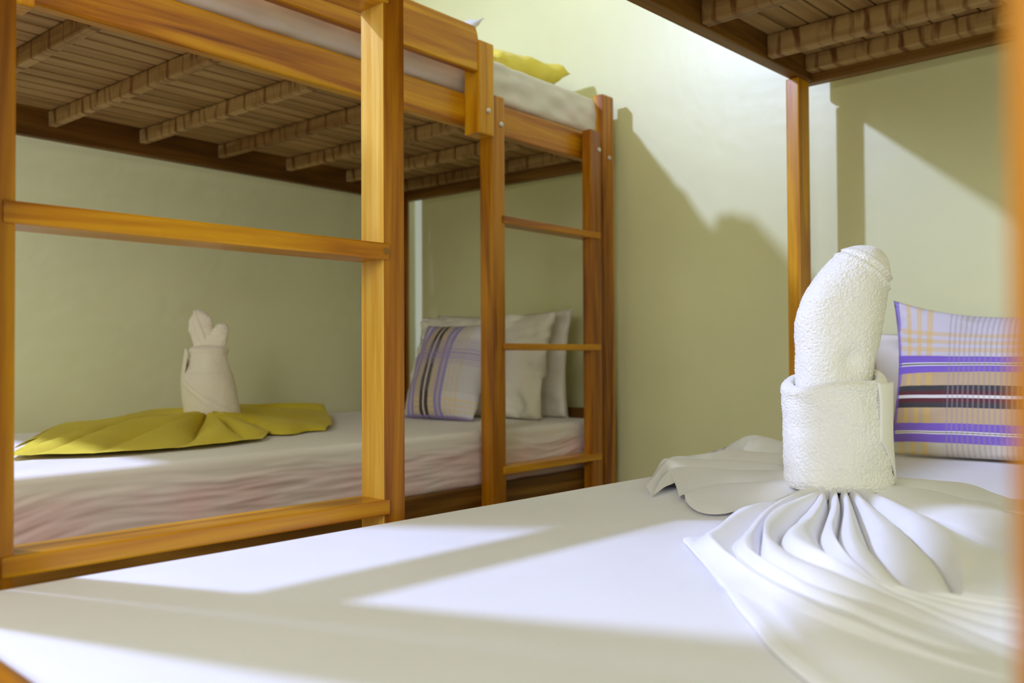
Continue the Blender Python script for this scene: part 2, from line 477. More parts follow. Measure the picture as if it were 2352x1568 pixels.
# joists and slats under the upper deck
j0 = A.box('joist', (1.622, 1.647), (0.03, 0.838), (RZ0 + .004, RZ0 + .048), JOIST, 0.004)
for k in range(1, 7):
    A.copy(j0, u=1.6345 - 0.243 * k)
pitch = 0.0427
s0 = A.box('slat', (0.18, 1.825), (0.7975, 0.7975 + .0385), (RZ0 + .0485, RZ0 + .0605), SLAT, 0.0015)
ys = s0.location.y
for k in range(1, 19):
    c = A.copy(s0, v=0.81675 - pitch * k)
    c.location.z += random.uniform(0, .0015)
    if k in (3, 11): c.rotation_euler.x = 0.06
# lower deck slats
d0 = A.box('slat', (0.19, 1.80), (0.76, 0.83), (0.405, 0.42), RAW, 0.002)
for k in range(1, 9):
    A.copy(d0, v=0.795 - 0.094 * k)
d1 = A.box('joist', (1.6, 1.63), (0.03, 0.835), (0.365, 0.4045), JOIST, 0.003)
for k in range(1, 6):
    A.copy(d1, u=1.615 - 0.28 * k)
# ladder of the near bunk
lv0, lv1 = 0.868, 0.914
lr = A.box('ladder_rail', (0.2415, 0.2745), (lv0, lv1), (0.0, 1.60), WOOD, 0.0025)
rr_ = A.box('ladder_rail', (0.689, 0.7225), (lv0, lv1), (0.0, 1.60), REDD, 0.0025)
rr_.data.materials.append(LIT_FACE)                 # lamp sheen painted into the colour of the rail's lit face
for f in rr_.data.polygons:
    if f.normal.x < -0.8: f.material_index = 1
for z0, z1 in ((0.8215, 0.842), (0.508, 0.527), (1.14, 1.16), (0.2, 0.22)):
    g = A.box('rung', (0.263, 0.6965), (lv0 - .003, lv1 + .004), (z0, z1), WOOD, 0.0022)
    if z0 > .6: plug(g, 0.6905, (z0 + z1) / 2, A, lv0 - .0028)

# ------------------------------------------------------------------ far bunk (bed B), turned a little
DB = 0.0531
B = Frame('bunk_bed', 1.1, 1.7, DB, 'far wooden bunk bed along the wall with guard board and ladder at its head', 'bunk bed')
BZ0, BZ1 = 1.195, 1.264
UF = 0.39
B.box('side_rail', (UF, 1.90), (1.303, 1.328), (BZ0, BZ1), WOOD, 0.004)
B.box('side_rail', (UF, 1.935), (2.077, 2.10), (BZ0, BZ1), DARK, 0.003)
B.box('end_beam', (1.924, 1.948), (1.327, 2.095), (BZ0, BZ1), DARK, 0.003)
B.box('end_beam', (UF - .01, UF + .015), (1.327, 2.095), (BZ0, BZ1), WOOD, 0.003)
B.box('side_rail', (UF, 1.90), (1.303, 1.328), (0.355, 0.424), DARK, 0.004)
B.box('side_rail', (UF, 1.935), (2.077, 2.10), (0.355, 0.43), WOOD, 0.003)
B.box('end_beam', (1.915, 1.936), (1.328, 2.08), (0.40, 0.567), DARK, 0.004)
B.box('end_beam', (UF - .01, UF + .015), (1.327, 2.095), (0.38, 0.5), WOOD, 0.003)
cp = B.box('post', (1.888, 1.938), (1.295, 1.327), (0, 1.3757), WOOD, 0.005)
bolt(cp, 1.9145, 1.213, B, 1.295)
B.box('post', (1.893, 1.938), (2.07, 2.10), (0, 1.37), WOOD, 0.004)
B.box('post', (UF - .03, UF + .02), (1.295, 1.327), (0, 1.3757), WOOD, 0.005)
B.box('post', (UF - .03, UF + .02), (2.07, 2.10), (0, 1.37), WOOD, 0.004)
def guard(u0, u1, z0, z1, v0, v1, cut):
    prof = [(u0, z0), (u1, z0), (u1, z1 - cut)]
    for k in range(1, 7):
        a = pi / 2 * k / 6
        prof.append((u1 - cut * 0.45 + cut * 0.45 * math.cos(a), z1 - cut + cut * math.sin(a)))
    prof.append((u0, z1))
    cu, cv, cz = (u0 + u1) / 2, (v0 + v1) / 2, (z0 + z1) / 2
    bm = bmesh.new()
    f = bm.faces.new([bm.verts.new((u - cu, v0 - cv, z - cz)) for u, z in prof])
    ext = bmesh.ops.extrude_face_region(bm, geom=[f])
    bmesh.ops.translate(bm, verts=[x for x in ext['geom'] if isinstance(x, bmesh.types.BMVert)], vec=(0, v1 - v0, 0))
    bmesh.ops.recalc_face_normals(bm, faces=bm.faces[:])
    bmesh.ops.bevel(bm, geom=[e for e in bm.edges if e.calc_length() > .05], offset=0.0025, segments=1, affect='EDGES')
    me = bpy.data.meshes.new('guard'); bm.to_mesh(me); bm.free()
    return link('guard_board', me, WOOD[0], B.e, (cu - B.u0, cv - B.v0, cz))
guard(UF + .05, 1.3805, 1.302, 1.396, 1.262, 1.283, 0.035)
gp = B.box('guard_post', (1.380, 1.4265), (1.259, 1.303), (1.173, 1.370), WOOD, 0.003)
bolt(gp, 1.407, 1.224, B, 1.259)
B.box('guard_post', (UF + .06, UF + .106), (1.259, 1.303), (1.173, 1.370), WOOD, 0.003)
ll = B.box('ladder_rail', (1.4265, 1.4695), (1.266, 1.302), (0, 1.2666), REDD, 0.004)
bolt(ll, 1.456, 1.2055, B, 1.266)
lr2 = B.box('ladder_rail', (1.793, 1.836), (1.266, 1.294), (0, 1.262), REDD, 0.004)
bolt(lr2, 1.827, 1.215, B, 1.266)
for z0, z1 in ((0.992, 1.0085), (0.7165, 0.7315), (0.4475, 0.464), (0.18, 0.195)):
    B.box('rung', (1.459, 1.829), (1.262, 1.309), (z0, z1), WOOD, 0.0028)
jb = B.box('joist', (1.69, 1.708), (1.328, 2.077), (1.222, 1.2555), JOIST, 0.004)
for k in range(-1, 7):
    if k: B.copy(jb, u=1.699 - 0.211 * k)
sb = B.box('slat', (UF + .015, 1.924), (1.330, 1.330 + .0385), (1.256, 1.272), SLAT, 0.0035)
for k in range(1, 16):
    c = B.copy(sb, v=1.34925 + 0.0468 * k)
    c.location.z += random.uniform(0, .0012)
    if k in (6, 13): c.rotation_euler.x = -0.05
e0 = B.box('slat', (UF + .015, 1.915), (1.335, 1.40), (0.405, 0.42), RAW, 0.002)
for k in range(1, 8):
    B.copy(e0, v=1.3675 + 0.096 * k)

# ------------------------------------------------------------------ mattresses
GAP_SHADE = cloth('painted_gap_shade', (0.09, 0.065, 0.045))  # shade painted on the mattress undersides so slat gaps read dark
def shade_underside(o):
    o.data.materials.append(GAP_SHADE)
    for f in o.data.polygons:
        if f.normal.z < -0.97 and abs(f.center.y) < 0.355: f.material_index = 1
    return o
def soft(seed, amp):
    def f(p, nrm):
        return nrm * (amp * fbm((p.x, p.y + seed, p.z), 3.0, 2))
    return f
MZA = 0.5065
me = round_box(1.67, 0.812, 0.086, 0.014, 120, 60, 6, soft(3, 0.0008))
mA = link('mattress', me, SHEET_A, None, (1.026, 0.439, MZA - .043), smooth=True)
tag(mA, 'lower mattress of the near bunk under a bright white sheet with shadow stripes', 'mattress')
me = round_box(1.60, 0.80, 0.10, 0.02, 20, 10, 3)
tag(shade_underside(link('mattress', me, SHEET_A, None, (0.995, 0.43, RZ0 + .0625 + .05), smooth=True)), 'upper mattress of the near bunk, seen only through gaps between its slats', 'mattress')
def wrinkle(p, nrm):
    k = 0.0006 * fbm((p.x, p.y, p.z), 4, 2)
    if nrm.y < -0.2:
        q = Vector((p.x, 0, p.z))
        a = noise.noise(Vector((p.x * 3.1, 2.0, p.z * 3)))
        wv = noise.noise(Vector((p.x * 9 + 1.2 * a, 4.0, p.z * 75 + p.x * (6 * a))))
        wv2 = noise.noise(Vector((p.x * 17, 9.0, p.z * 150 + p.x * 14 * a)))
        m = 0.6 + 0.9 * noise.noise(Vector((p.x * 2.3, 1.0, 5.0)))
        d = max(0, min(1, -nrm.y)) * max(0, min(1, (0.05 - p.z) / .03))
        k += d * m * (0.0046 * wv + 0.0022 * wv2)
    return nrm * k
me = round_box(1.50, 0.76, 0.12, 0.013, 330, 26, 40, wrinkle)
mB = link('mattress', me, SHEET_B, None, bedpt(1.16, 1.691, 0.54133 - .06, DB), (0, 0, DB), True)
tag(mB, 'lower mattress of the far bunk, thin pinkish wrinkled sheet, behind the ladder', 'mattress')
def wrinkle2(p, nrm):
    k = 0.0006 * fbm((p.x, p.y, p.z), 4, 2)
    if nrm.y < -0.2:
        a = noise.noise(Vector((p.x * 2.2, 7.0, p.z * 3)))
        wv = noise.noise(Vector((p.x * 16 - p.z * 14 + a, 4.0, p.z * 26 + p.x * 9)))
        k += max(0, -nrm.y) * 0.0075 * wv
    return nrm * k
SHEET_BU = cloth('thin_white_sheet_upper', (0.74, 0.71, 0.66), None, (0.02, (0.70, 0.62, 0.58), (0.68, 0.65, 0.59)))
me = round_box(1.50, 0.76, 0.094, 0.014, 220, 20, 22, wrinkle2)
tag(shade_underside(link('mattress', me, SHEET_BU, None, bedpt(1.16, 1.698, 1.274 + .047, DB), (0, 0, DB), True)),
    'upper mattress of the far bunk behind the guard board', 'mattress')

# ------------------------------------------------------------------ fan-folded sheets
def qb(a, b, c, s):
    return a * (1 - s) ** 2 + b * 2 * s * (1 - s) + c * s * s
def interp(keys, t):
    for (t0, v0), (t1, v1) in zip(keys, keys[1:]):
        if t <= t1:
            k = (t - t0) / (t1 - t0); return v0.lerp(v1, k) if isinstance(v0, Vector) else v0 + (v1 - v0) * k
    return keys[-1][1]
def smooth_interp(keys, t):
    n = len(keys)
    for i in range(n - 1):
        t0, v1 = keys[i]; t1, v2 = keys[i + 1]
        if t <= t1 or i == n - 2:
            k = max(0, min(1, (t - t0) / (t1 - t0)))
            p0 = keys[max(0, i - 1)][1]; p3 = keys[min(n - 1, i + 2)][1]
            return 0.5 * ((2 * v1) + (v2 - p0) * k + (2 * p0 - 5 * v1 + 4 * v2 - p3) * k * k + (3 * v1 - p0 - 3 * v2 + p3) * k ** 3)
def lobe(center, rad, z0, zc, angs, ctrl, ends, npl, amp, ns=70, nt=260, hem=0.006, seed=0.0, bias=0.0, endz=None, sharp=0.55):
    """one fan of pleats: fold curves run from a ring round the tie to the hem"""
    P = []
    for j in range(nt + 1):
        t = j / nt
        a = angs[0] + (angs[1] - angs[0]) * t
        st = center + Vector((rad * math.cos(a), rad * math.sin(a)))
        ct = smooth_interp(ctrl, t); en = smooth_interp(ends, t)
        tt = t + bias * math.sin(2 * pi * t) + 0.012 * math.sin(23 * t + seed)
        phase = npl * tt
        pv = math.sin(pi * (phase - math.floor(phase)) ** 0.72) ** sharp
        pk = 0.75 + 0.35 * noise.noise(Vector((math.floor(phase) * 3.7 + seed, 1.3, 0.2)))
        row = []
        for i in range(ns + 1):
            s = (i / ns) ** 1.15
            q = qb(st, ct, en, s)
            fall = 1 - s
            am = amp * (0.35 + 1.0 * math.exp(-((s - 0.22) / 0.3) ** 2)) * (1 - 0.55 * s)
            h = z0 + hem + (zc - z0 - hem) * math.exp(-s * 7.5) + am * pv * pk * min(1, s * 9 + 0.25)
            h += 0.0016 * noise.noise(Vector((q.x * 22, q.y * 22, seed)))
            if endz: h += endz(t, s)
            edge = min(t, 1 - t) * nt
            e2 = min(1.0, edge / 5) * min(1.0, (ns - i) / 2.5)
            h = z0 + 0.0015 + (h - z0 - 0.0015) * (e2 ** 0.5) if e2 < 1 else h
            row.append((q.x, q.y, h))
        P.append(row)
    return grid_mesh('lobe', P)

def V2(a, b): return Vector((a, b))
CA = V2(1.127, 0.49)
zA = MZA + 0.0008
def merge(name, meshes, mat, label, cat, loc, rot=0.0, thick=0.0012):
    bm = bmesh.new()
    for m_ in meshes:
        bm.from_mesh(m_)
    bmesh.ops.translate(bm, verts=bm.verts, vec=(-loc[0], -loc[1], -loc[2]))
    me_ = bpy.data.meshes.new(name); bm.to_mesh(me_); bm.free()
    c, s = math.cos(rot), math.sin(rot)
    o = link(name, me_, mat, None, (loc[0] * c - loc[1] * s, loc[0] * s + loc[1] * c, loc[2]), (0, 0, rot), True)
    tag(o, label, cat)
    return o
rad = math.radians
# fold by fold: (kind, points (x, y, height over the mattress)) from the tie to the hem; c = crest, v = valley, e / h = edge and hem
FRONT = [
    ('e', [(1.1205, 0.5266, 0.0168), (1.0102, 0.5119, 0.0156), (0.9621, 0.5326, 0.0143), (0.896, 0.527, 0.0025), (0.8325, 0.5088, 0.0025), (0.7858, 0.4947, 0.0025), (0.7594, 0.4742, 0.0025), (0.7054, 0.426, 0.0025), (0.6476, 0.375, 0.0025), (0.6186, 0.3344, 0.0025), (0.5957, 0.2974, 0.0025), (0.5685, 0.2532, 0.0025), (0.5538, 0.2188, 0.0025), (0.5441, 0.1894, 0.0025), (0.5379, 0.1545, 0.0025)]),
    ('h', [(1.096, 0.5144, 0.025), (0.9937, 0.5036, 0.0236), (0.9319, 0.5059, 0.0224), (0.8583, 0.4889, 0.0214), (0.7972, 0.4691, 0.0207), (0.763, 0.4587, 0.0202), (0.7223, 0.4216, 0.0194), (0.6862, 0.3821, 0.0183), (0.6523, 0.3402, 0.017), (0.6312, 0.3038, 0.0154), (0.6067, 0.2663, 0.015), (0.5873, 0.2251, 0.0148), (0.5736, 0.1944, 0.0137), (0.5657, 0.1671, 0.0125), (0.5607, 0.1339, 0.0099), (0.5582, 0.1165, 0.0076)]),
    ('v', [(1.0711, 0.5023, 0.011), (0.9804, 0.4968, 0.0096), (0.9066, 0.4826, 0.0087), (0.8277, 0.4565, 0.0078), (0.7702, 0.4342, 0.0072), (0.7291, 0.4041, 0.0065), (0.6887, 0.3591, 0.0052), (0.6545, 0.3149, 0.0036), (0.6294, 0.2735, 0.0022), (0.6008, 0.2256, 0.004), (0.58, 0.1761, 0.0044), (0.5739, 0.137, 0.0047), (0.5713, 0.1191, 0.0049)]),
    ('c', [(1.0604, 0.4927, 0.0318), (0.9681, 0.4819, 0.0294), (0.8927, 0.4649, 0.0275), (0.8177, 0.4393, 0.025), (0.7478, 0.4126, 0.0218), (0.7181, 0.386, 0.0199), (0.6892, 0.3499, 0.0185), (0.6615, 0.3082, 0.0165), (0.6378, 0.2643, 0.0146), (0.6133, 0.2188, 0.0136), (0.5952, 0.1707, 0.0104), (0.5895, 0.1407, 0.0081), (0.5863, 0.1222, 0.0066)]),
    ('v', [(1.0364, 0.4783, 0.011), (0.9788, 0.4763, 0.01), (0.9131, 0.4629, 0.0091), (0.8438, 0.4414, 0.0083), (0.7838, 0.4153, 0.0076), (0.7143, 0.3777, 0.0067), (0.692, 0.3482, 0.0056), (0.6729, 0.3092, 0.0038), (0.6531, 0.2679, 0.0023), (0.6264, 0.2211, 0.0041), (0.6063, 0.1688, 0.0045), (0.6009, 0.1433, 0.0047), (0.5972, 0.1244, 0.0049)]),
    ('c', [(1.0204, 0.4666, 0.0325), (0.9469, 0.4609, 0.0317), (0.8838, 0.4521, 0.0304), (0.8239, 0.432, 0.0295), (0.7793, 0.4097, 0.0281), (0.7435, 0.3858, 0.0263), (0.7173, 0.356, 0.0232), (0.7014, 0.3118, 0.0192), (0.6842, 0.2698, 0.0159), (0.6527, 0.2208, 0.0139), (0.6261, 0.164, 0.0097), (0.6199, 0.1478, 0.0084), (0.6123, 0.1275, 0.0066)]),
    ('v', [(0.9969, 0.4548, 0.011), (0.9409, 0.4476, 0.0101), (0.8684, 0.4286, 0.0091), (0.8156, 0.4118, 0.0083), (0.7737, 0.3899, 0.0078), (0.7495, 0.3636, 0.0068), (0.7321, 0.33, 0.0052), (0.7061, 0.2923, 0.0033), (0.6782, 0.2544, 0.0026), (0.6509, 0.2086, 0.0042), (0.6341, 0.161, 0.0046), (0.6238, 0.1298, 0.0049)]),
    ('c', [(1.0765, 0.4853, 0.031), (0.9651, 0.4373, 0.0314), (0.8751, 0.407, 0.0301), (0.812, 0.3937, 0.0287), (0.7829, 0.3814, 0.0275), (0.7575, 0.3526, 0.0246), (0.7404, 0.3229, 0.0214), (0.7116, 0.2874, 0.0175), (0.6849, 0.2543, 0.0149), (0.6636, 0.2127, 0.0129), (0.6536, 0.1659, 0.0093), (0.6476, 0.1347, 0.0065)]),
    ('v', [(1.1008, 0.4908, 0.011), (0.9817, 0.4376, 0.0099), (0.8917, 0.4042, 0.0089), (0.8413, 0.3842, 0.0082), (0.7961, 0.3569, 0.0073), (0.7556, 0.3264, 0.0061), (0.7203, 0.2938, 0.0045), (0.7011, 0.2683, 0.0029), (0.6894, 0.2457, 0.0026), (0.6766, 0.2109, 0.0042), (0.6739, 0.171, 0.0045), (0.6725, 0.1398, 0.0049)]),
    ('c', [(1.1158, 0.4919, 0.031), (1.0111, 0.4401, 0.0313), (0.9199, 0.4016, 0.03), (0.8582, 0.3789, 0.0282), (0.8026, 0.3506, 0.0256), (0.7552, 0.3185, 0.0219), (0.7153, 0.2847, 0.018), (0.7017, 0.2645, 0.0157), (0.6954, 0.2427, 0.0142), (0.6877, 0.2119, 0.0127), (0.6915, 0.1754, 0.0093), (0.6951, 0.1444, 0.0064)]),
    ('v', [(1.1098, 0.4806, 0.011), (0.9814, 0.4222, 0.0098), (0.8947, 0.3879, 0.0087), (0.8378, 0.3651, 0.0079), (0.7722, 0.3335, 0.0068), (0.7214, 0.2971, 0.0051), (0.6946, 0.2711, 0.0036), (0.7007, 0.2601, 0.0024), (0.6997, 0.2416, 0.0029), (0.6984, 0.214, 0.0042), (0.7053, 0.1788, 0.0045), (0.7119, 0.1478, 0.0049)]),
    ('c', [(1.1164, 0.4777, 0.031), (0.9972, 0.4218, 0.031), (0.8942, 0.3767, 0.0294), (0.819, 0.3435, 0.0272), (0.7611, 0.3118, 0.0241), (0.7238, 0.2824, 0.02), (0.7088, 0.2631, 0.0167), (0.7097, 0.2528, 0.0148), (0.7068, 0.2389, 0.0141), (0.7073, 0.2143, 0.0127), (0.717, 0.1818, 0.0095), (0.7266, 0.1508, 0.0064)]),
    ('v', [(1.1092, 0.4701, 0.011), (0.9835, 0.4062, 0.0094), (0.8969, 0.3634, 0.008), (0.8276, 0.3274, 0.0066), (0.7801, 0.2967, 0.0051), (0.7448, 0.2721, 0.0037), (0.7158, 0.2517, 0.0024), (0.7144, 0.244, 0.0023), (0.7137, 0.2336, 0.003), (0.7162, 0.2145, 0.0042), (0.7264, 0.1841, 0.0045), (0.7372, 0.153, 0.0049)]),
    ('c', [(1.1071, 0.4658, 0.031), (0.9815, 0.3955, 0.0301), (0.9042, 0.3487, 0.0279), (0.8468, 0.3138, 0.0252), (0.8013, 0.2822, 0.0216), (0.7653, 0.2585, 0.0177), (0.7324, 0.2396, 0.0152), (0.7216, 0.2323, 0.0144), (0.7192, 0.2253, 0.0139), (0.7228, 0.2116, 0.0127), (0.7361, 0.1865, 0.0098), (0.7526, 0.1561, 0.0064)]),
    ('v', [(1.1037, 0.461, 0.011), (1.0081, 0.3885, 0.0084), (0.9438, 0.3406, 0.0063), (0.8796, 0.2999, 0.0043), (0.8236, 0.2677, 0.0025), (0.7674, 0.2415, 0.0029), (0.7239, 0.2223, 0.0038), (0.7216, 0.2198, 0.0039), (0.7227, 0.2152, 0.0042), (0.7259, 0.2076, 0.0042), (0.7439, 0.1885, 0.0045), (0.7708, 0.1598, 0.0049)]),
    ('c', [(1.1016, 0.4569, 0.031), (1.0372, 0.3917, 0.0291), (0.9763, 0.3379, 0.026), (0.9278, 0.2996, 0.0228), (0.8663, 0.2649, 0.0191), (0.7935, 0.2387, 0.0164), (0.7405, 0.2229, 0.0144), (0.7324, 0.218, 0.0136), (0.7332, 0.2121, 0.0127), (0.7391, 0.2052, 0.0117), (0.7545, 0.1887, 0.0096), (0.7798, 0.1616, 0.0064)]),
    ('v', [(1.1059, 0.452, 0.011), (1.0837, 0.405, 0.0082), (1.0661, 0.3668, 0.0057), (1.0411, 0.3323, 0.0034), (1.0001, 0.2934, 0.0028), (0.9453, 0.254, 0.0042), (0.8927, 0.2186, 0.0044), (0.8578, 0.1969, 0.0046), (0.8329, 0.1787, 0.0048), (0.8213, 0.1701, 0.0049)]),
    ('c', [(1.1361, 0.4508, 0.031), (1.1577, 0.4216, 0.0286), (1.1599, 0.3905, 0.0258), (1.1558, 0.3585, 0.0222), (1.1429, 0.3254, 0.0183), (1.1009, 0.2865, 0.0158), (1.0458, 0.2475, 0.0122), (0.9769, 0.2091, 0.0092), (0.9198, 0.1767, 0.0065)]),
    ('v', [(1.1771, 0.4624, 0.011), (1.2081, 0.4287, 0.0078), (1.2236, 0.3901, 0.0045), (1.2261, 0.3592, 0.0021), (1.2042, 0.3229, 0.0038), (1.1752, 0.2778, 0.0044), (1.124, 0.2154, 0.0049)]),
    ('c', [(1.2124, 0.4715, 0.0302), (1.2639, 0.4368, 0.0259), (1.3016, 0.4034, 0.0208), (1.3034, 0.374, 0.0172), (1.266, 0.3393, 0.0137), (1.2391, 0.3025, 0.0107), (1.2092, 0.2492, 0.0065)]),
    ('e', [(1.2265, 0.4734, 0.0168), (1.3076, 0.4399, 0.0025), (1.3327, 0.4016, 0.0025), (1.3123, 0.3711, 0.0025), (1.2646, 0.3287, 0.0025), (1.255, 0.2868, 0.0025), (1.2502, 0.2393, 0.0025)]),
]
BACK = [
    ('e', [(1.1058, 0.5209, 0.0176), (1.0799, 0.5373, 0.0025), (1.0452, 0.5561, 0.0025), (1.0111, 0.5572, 0.0025), (0.9628, 0.5589, 0.0025), (0.9514, 0.5788, 0.0025), (0.9733, 0.6098, 0.0025), (1.0175, 0.6482, 0.0025)]),
    ('c', [(1.1271, 0.5328, 0.034), (1.1095, 0.562, 0.0278), (1.1011, 0.5962, 0.0217), (1.0987, 0.6349, 0.0183), (1.0648, 0.6503, 0.0133), (1.0355, 0.6487, 0.0105), (1.0238, 0.6495, 0.0093), (1.0257, 0.6548, 0.0084)]),
    ('v', [(1.1369, 0.5392, 0.01), (1.1347, 0.5903, 0.0044), (1.145, 0.6446, 0.002), (1.1168, 0.6706, 0.002), (1.0895, 0.6824, 0.002), (1.0523, 0.6731, 0.002), (1.0384, 0.6684, 0.002), (1.0314, 0.6667, 0.002)]),
    ('c', [(1.1543, 0.5525, 0.034), (1.2011, 0.6331, 0.0275), (1.2032, 0.6831, 0.0227), (1.2118, 0.7305, 0.0205), (1.2293, 0.7795, 0.0171), (1.2241, 0.7992, 0.0146), (1.1919, 0.7864, 0.0127), (1.1121, 0.7263, 0.0094)]),
    ('v', [(1.1601, 0.559, 0.01), (1.2268, 0.6438, 0.0058), (1.2331, 0.7001, 0.002), (1.2367, 0.7518, 0.0023), (1.2462, 0.7935, 0.002), (1.227, 0.8112, 0.002), (1.1359, 0.7699, 0.002), (1.02, 0.7031, 0.002)]),
    ('c', [(1.1726, 0.5715, 0.034), (1.2741, 0.6685, 0.0294), (1.3127, 0.7646, 0.023), (1.3135, 0.8328, 0.02), (1.2633, 0.835, 0.024), (1.2414, 0.835, 0.0229), (1.1489, 0.7884, 0.0107), (1.0623, 0.7427, 0.0075)]),
    ('v', [(1.1872, 0.5825, 0.01), (1.2991, 0.6756, 0.0068), (1.3284, 0.754, 0.0024), (1.3304, 0.8224, 0.0023), (1.2845, 0.835, 0.0084), (1.2581, 0.835, 0.0115), (1.2373, 0.835, 0.0054), (1.0859, 0.7561, 0.002)]),
    ('c', [(1.2029, 0.5929, 0.034), (1.3654, 0.6789, 0.0334), (1.4006, 0.7445, 0.0286), (1.4524, 0.8243, 0.0243), (1.3856, 0.835, 0.0221), (1.3172, 0.835, 0.0235), (1.2739, 0.835, 0.0256), (1.2476, 0.835, 0.0213)]),
    ('v', [(1.22, 0.6027, 0.01), (1.4155, 0.7037, 0.0076), (1.4857, 0.7792, 0.0043), (1.4972, 0.835, 0.004), (1.4339, 0.835, 0.0072), (1.3739, 0.835, 0.0085), (1.3227, 0.835, 0.0112), (1.2792, 0.835, 0.0147)]),
    ('c', [(1.2287, 0.6077, 0.034), (1.5169, 0.754, 0.0331), (1.6209, 0.835, 0.0317), (1.5646, 0.835, 0.0413), (1.534, 0.835, 0.0438), (1.4974, 0.835, 0.0324), (1.4217, 0.835, 0.0249), (1.3509, 0.835, 0.0181)]),
    ('e', [(1.2376, 0.6127, 0.0176), (1.5547, 0.7692, 0.0025), (1.6397, 0.8297, 0.0025), (1.6067, 0.835, 0.0111), (1.5715, 0.835, 0.0124), (1.5372, 0.835, 0.0112), (1.4843, 0.835, 0.0091), (1.4095, 0.835, 0.0082)]),
]
YLEFT = [
    ('e', [(1.1084, 1.8308, 0.02), (1.2878, 2.03, 0.009), (1.3345, 2.03, 0.0092), (1.3556, 2.03, 0.0071), (1.3003, 1.9424, 0.0025)]),
    ('c', [(1.0962, 1.8126, 0.0412), (1.2842, 2.03, 0.0356), (1.3299, 2.03, 0.0251), (1.3486, 2.03, 0.0172), (1.2636, 1.8988, 0.0089)]),
    ('v', [(1.0828, 1.7967, 0.011), (1.1869, 1.8894, 0.002), (1.2096, 1.8657, 0.002), (1.2051, 1.8141, 0.004), (1.1336, 1.6712, 0.0062)]),
    ('c', [(1.0642, 1.7721, 0.0412), (1.0754, 1.718, 0.0341), (1.0488, 1.6009, 0.024), (1.0476, 1.5497, 0.0134), (1.0873, 1.5836, 0.0083)]),
    ('v', [(1.0574, 1.7651, 0.011), (1.0323, 1.6723, 0.0038), (0.9785, 1.5414, 0.002), (0.9752, 1.4885, 0.0036), (0.9938, 1.4702, 0.0062)]),
    ('c', [(1.0506, 1.7582, 0.0412), (1.0278, 1.6888, 0.0372), (0.9761, 1.5869, 0.029), (0.9116, 1.4924, 0.0193), (0.8541, 1.4282, 0.0079)]),
    ('v', [(1.0518, 1.7727, 0.011), (1.0052, 1.7172, 0.0053), (0.9243, 1.5958, 0.002), (0.8719, 1.5214, 0.0022), (0.8001, 1.4315, 0.0062)]),
    ('c', [(1.0477, 1.7783, 0.0412), (0.9865, 1.7339, 0.0393), (0.9175, 1.6713, 0.033), (0.8353, 1.5775, 0.0215), (0.7173, 1.4307, 0.0079)]),
    ('v', [(1.059, 1.804, 0.011), (0.9466, 1.6936, 0.0052), (0.8603, 1.6366, 0.002), (0.7839, 1.5927, 0.003), (0.6639, 1.4531, 0.0062)]),
    ('c', [(1.069, 1.8326, 0.0412), (0.9946, 1.8119, 0.0398), (0.9205, 1.8295, 0.0351), (0.7983, 1.7346, 0.0212), (0.6199, 1.4872, 0.0079)]),
    ('v', [(1.0799, 1.8611, 0.011), (0.9767, 1.8115, 0.0055), (0.873, 1.7738, 0.002), (0.76, 1.689, 0.0025), (0.591, 1.5097, 0.0062)]),
    ('c', [(1.1058, 1.916, 0.0412), (1.0487, 1.9807, 0.0395), (0.9156, 1.8952, 0.0332), (0.7492, 1.7363, 0.0206), (0.5631, 1.5092, 0.0079)]),
    ('v', [(1.1122, 1.9353, 0.011), (1.0509, 1.9993, 0.0051), (0.9116, 1.908, 0.002), (0.7208, 1.703, 0.0031), (0.5739, 1.5507, 0.0062)]),
    ('c', [(1.1231, 1.9585, 0.0412), (1.0709, 2.03, 0.0398), (0.9373, 1.9618, 0.0295), (0.8482, 2.0198, 0.017), (0.7231, 1.8114, 0.009)]),
    ('c', [(1.1347, 1.9816, 0.0401), (1.0748, 2.03, 0.0383), (0.9566, 1.9727, 0.0279), (0.8533, 2.0163, 0.0186), (0.6869, 1.7691, 0.0084)]),
    ('e', [(1.1397, 1.9946, 0.02), (1.0748, 2.03, 0.012), (0.9658, 1.9769, 0.0025), (0.85, 1.9931, 0.0025), (0.6342, 1.6931, 0.0025)]),
]
YRIGHT = [
    ('e', [(1.0893, 1.771, 0.02), (1.1389, 1.7263, 0.0025), (1.0881, 1.6041, 0.0025), (1.0993, 1.5386, 0.0025), (1.1788, 1.5775, 0.0025), (1.2136, 1.5637, 0.0025)]),
    ('c', [(1.0989, 1.7916, 0.04), (1.1784, 1.7988, 0.0321), (1.2183, 1.7837, 0.0273), (1.1938, 1.6709, 0.0227), (1.2207, 1.628, 0.0148), (1.2454, 1.5937, 0.0089)]),
    ('v', [(1.1025, 1.8039, 0.012), (1.2116, 1.8754, 0.0063), (1.281, 1.8754, 0.002), (1.3174, 1.8122, 0.0029), (1.3009, 1.6994, 0.0034), (1.304, 1.6545, 0.0037)]),
    ('c', [(1.1091, 1.821, 0.04), (1.2775, 1.9844, 0.0354), (1.377, 2.03, 0.0315), (1.4622, 2.0114, 0.0239), (1.5152, 1.9726, 0.0152), (1.4283, 1.8153, 0.0095)]),
    ('c', [(1.1069, 1.8239, 0.04), (1.2842, 2.03, 0.0403), (1.377, 2.03, 0.0394), (1.4757, 2.03, 0.038), (1.5647, 2.03, 0.0306), (1.5755, 2.03, 0.0138)]),
    ('e', [(1.1142, 1.8405, 0.02), (1.2842, 2.03, 0.0129), (1.377, 2.03, 0.0118), (1.4757, 2.03, 0.0131), (1.5647, 2.03, 0.0117), (1.5728, 2.03, 0.0065)]),
]

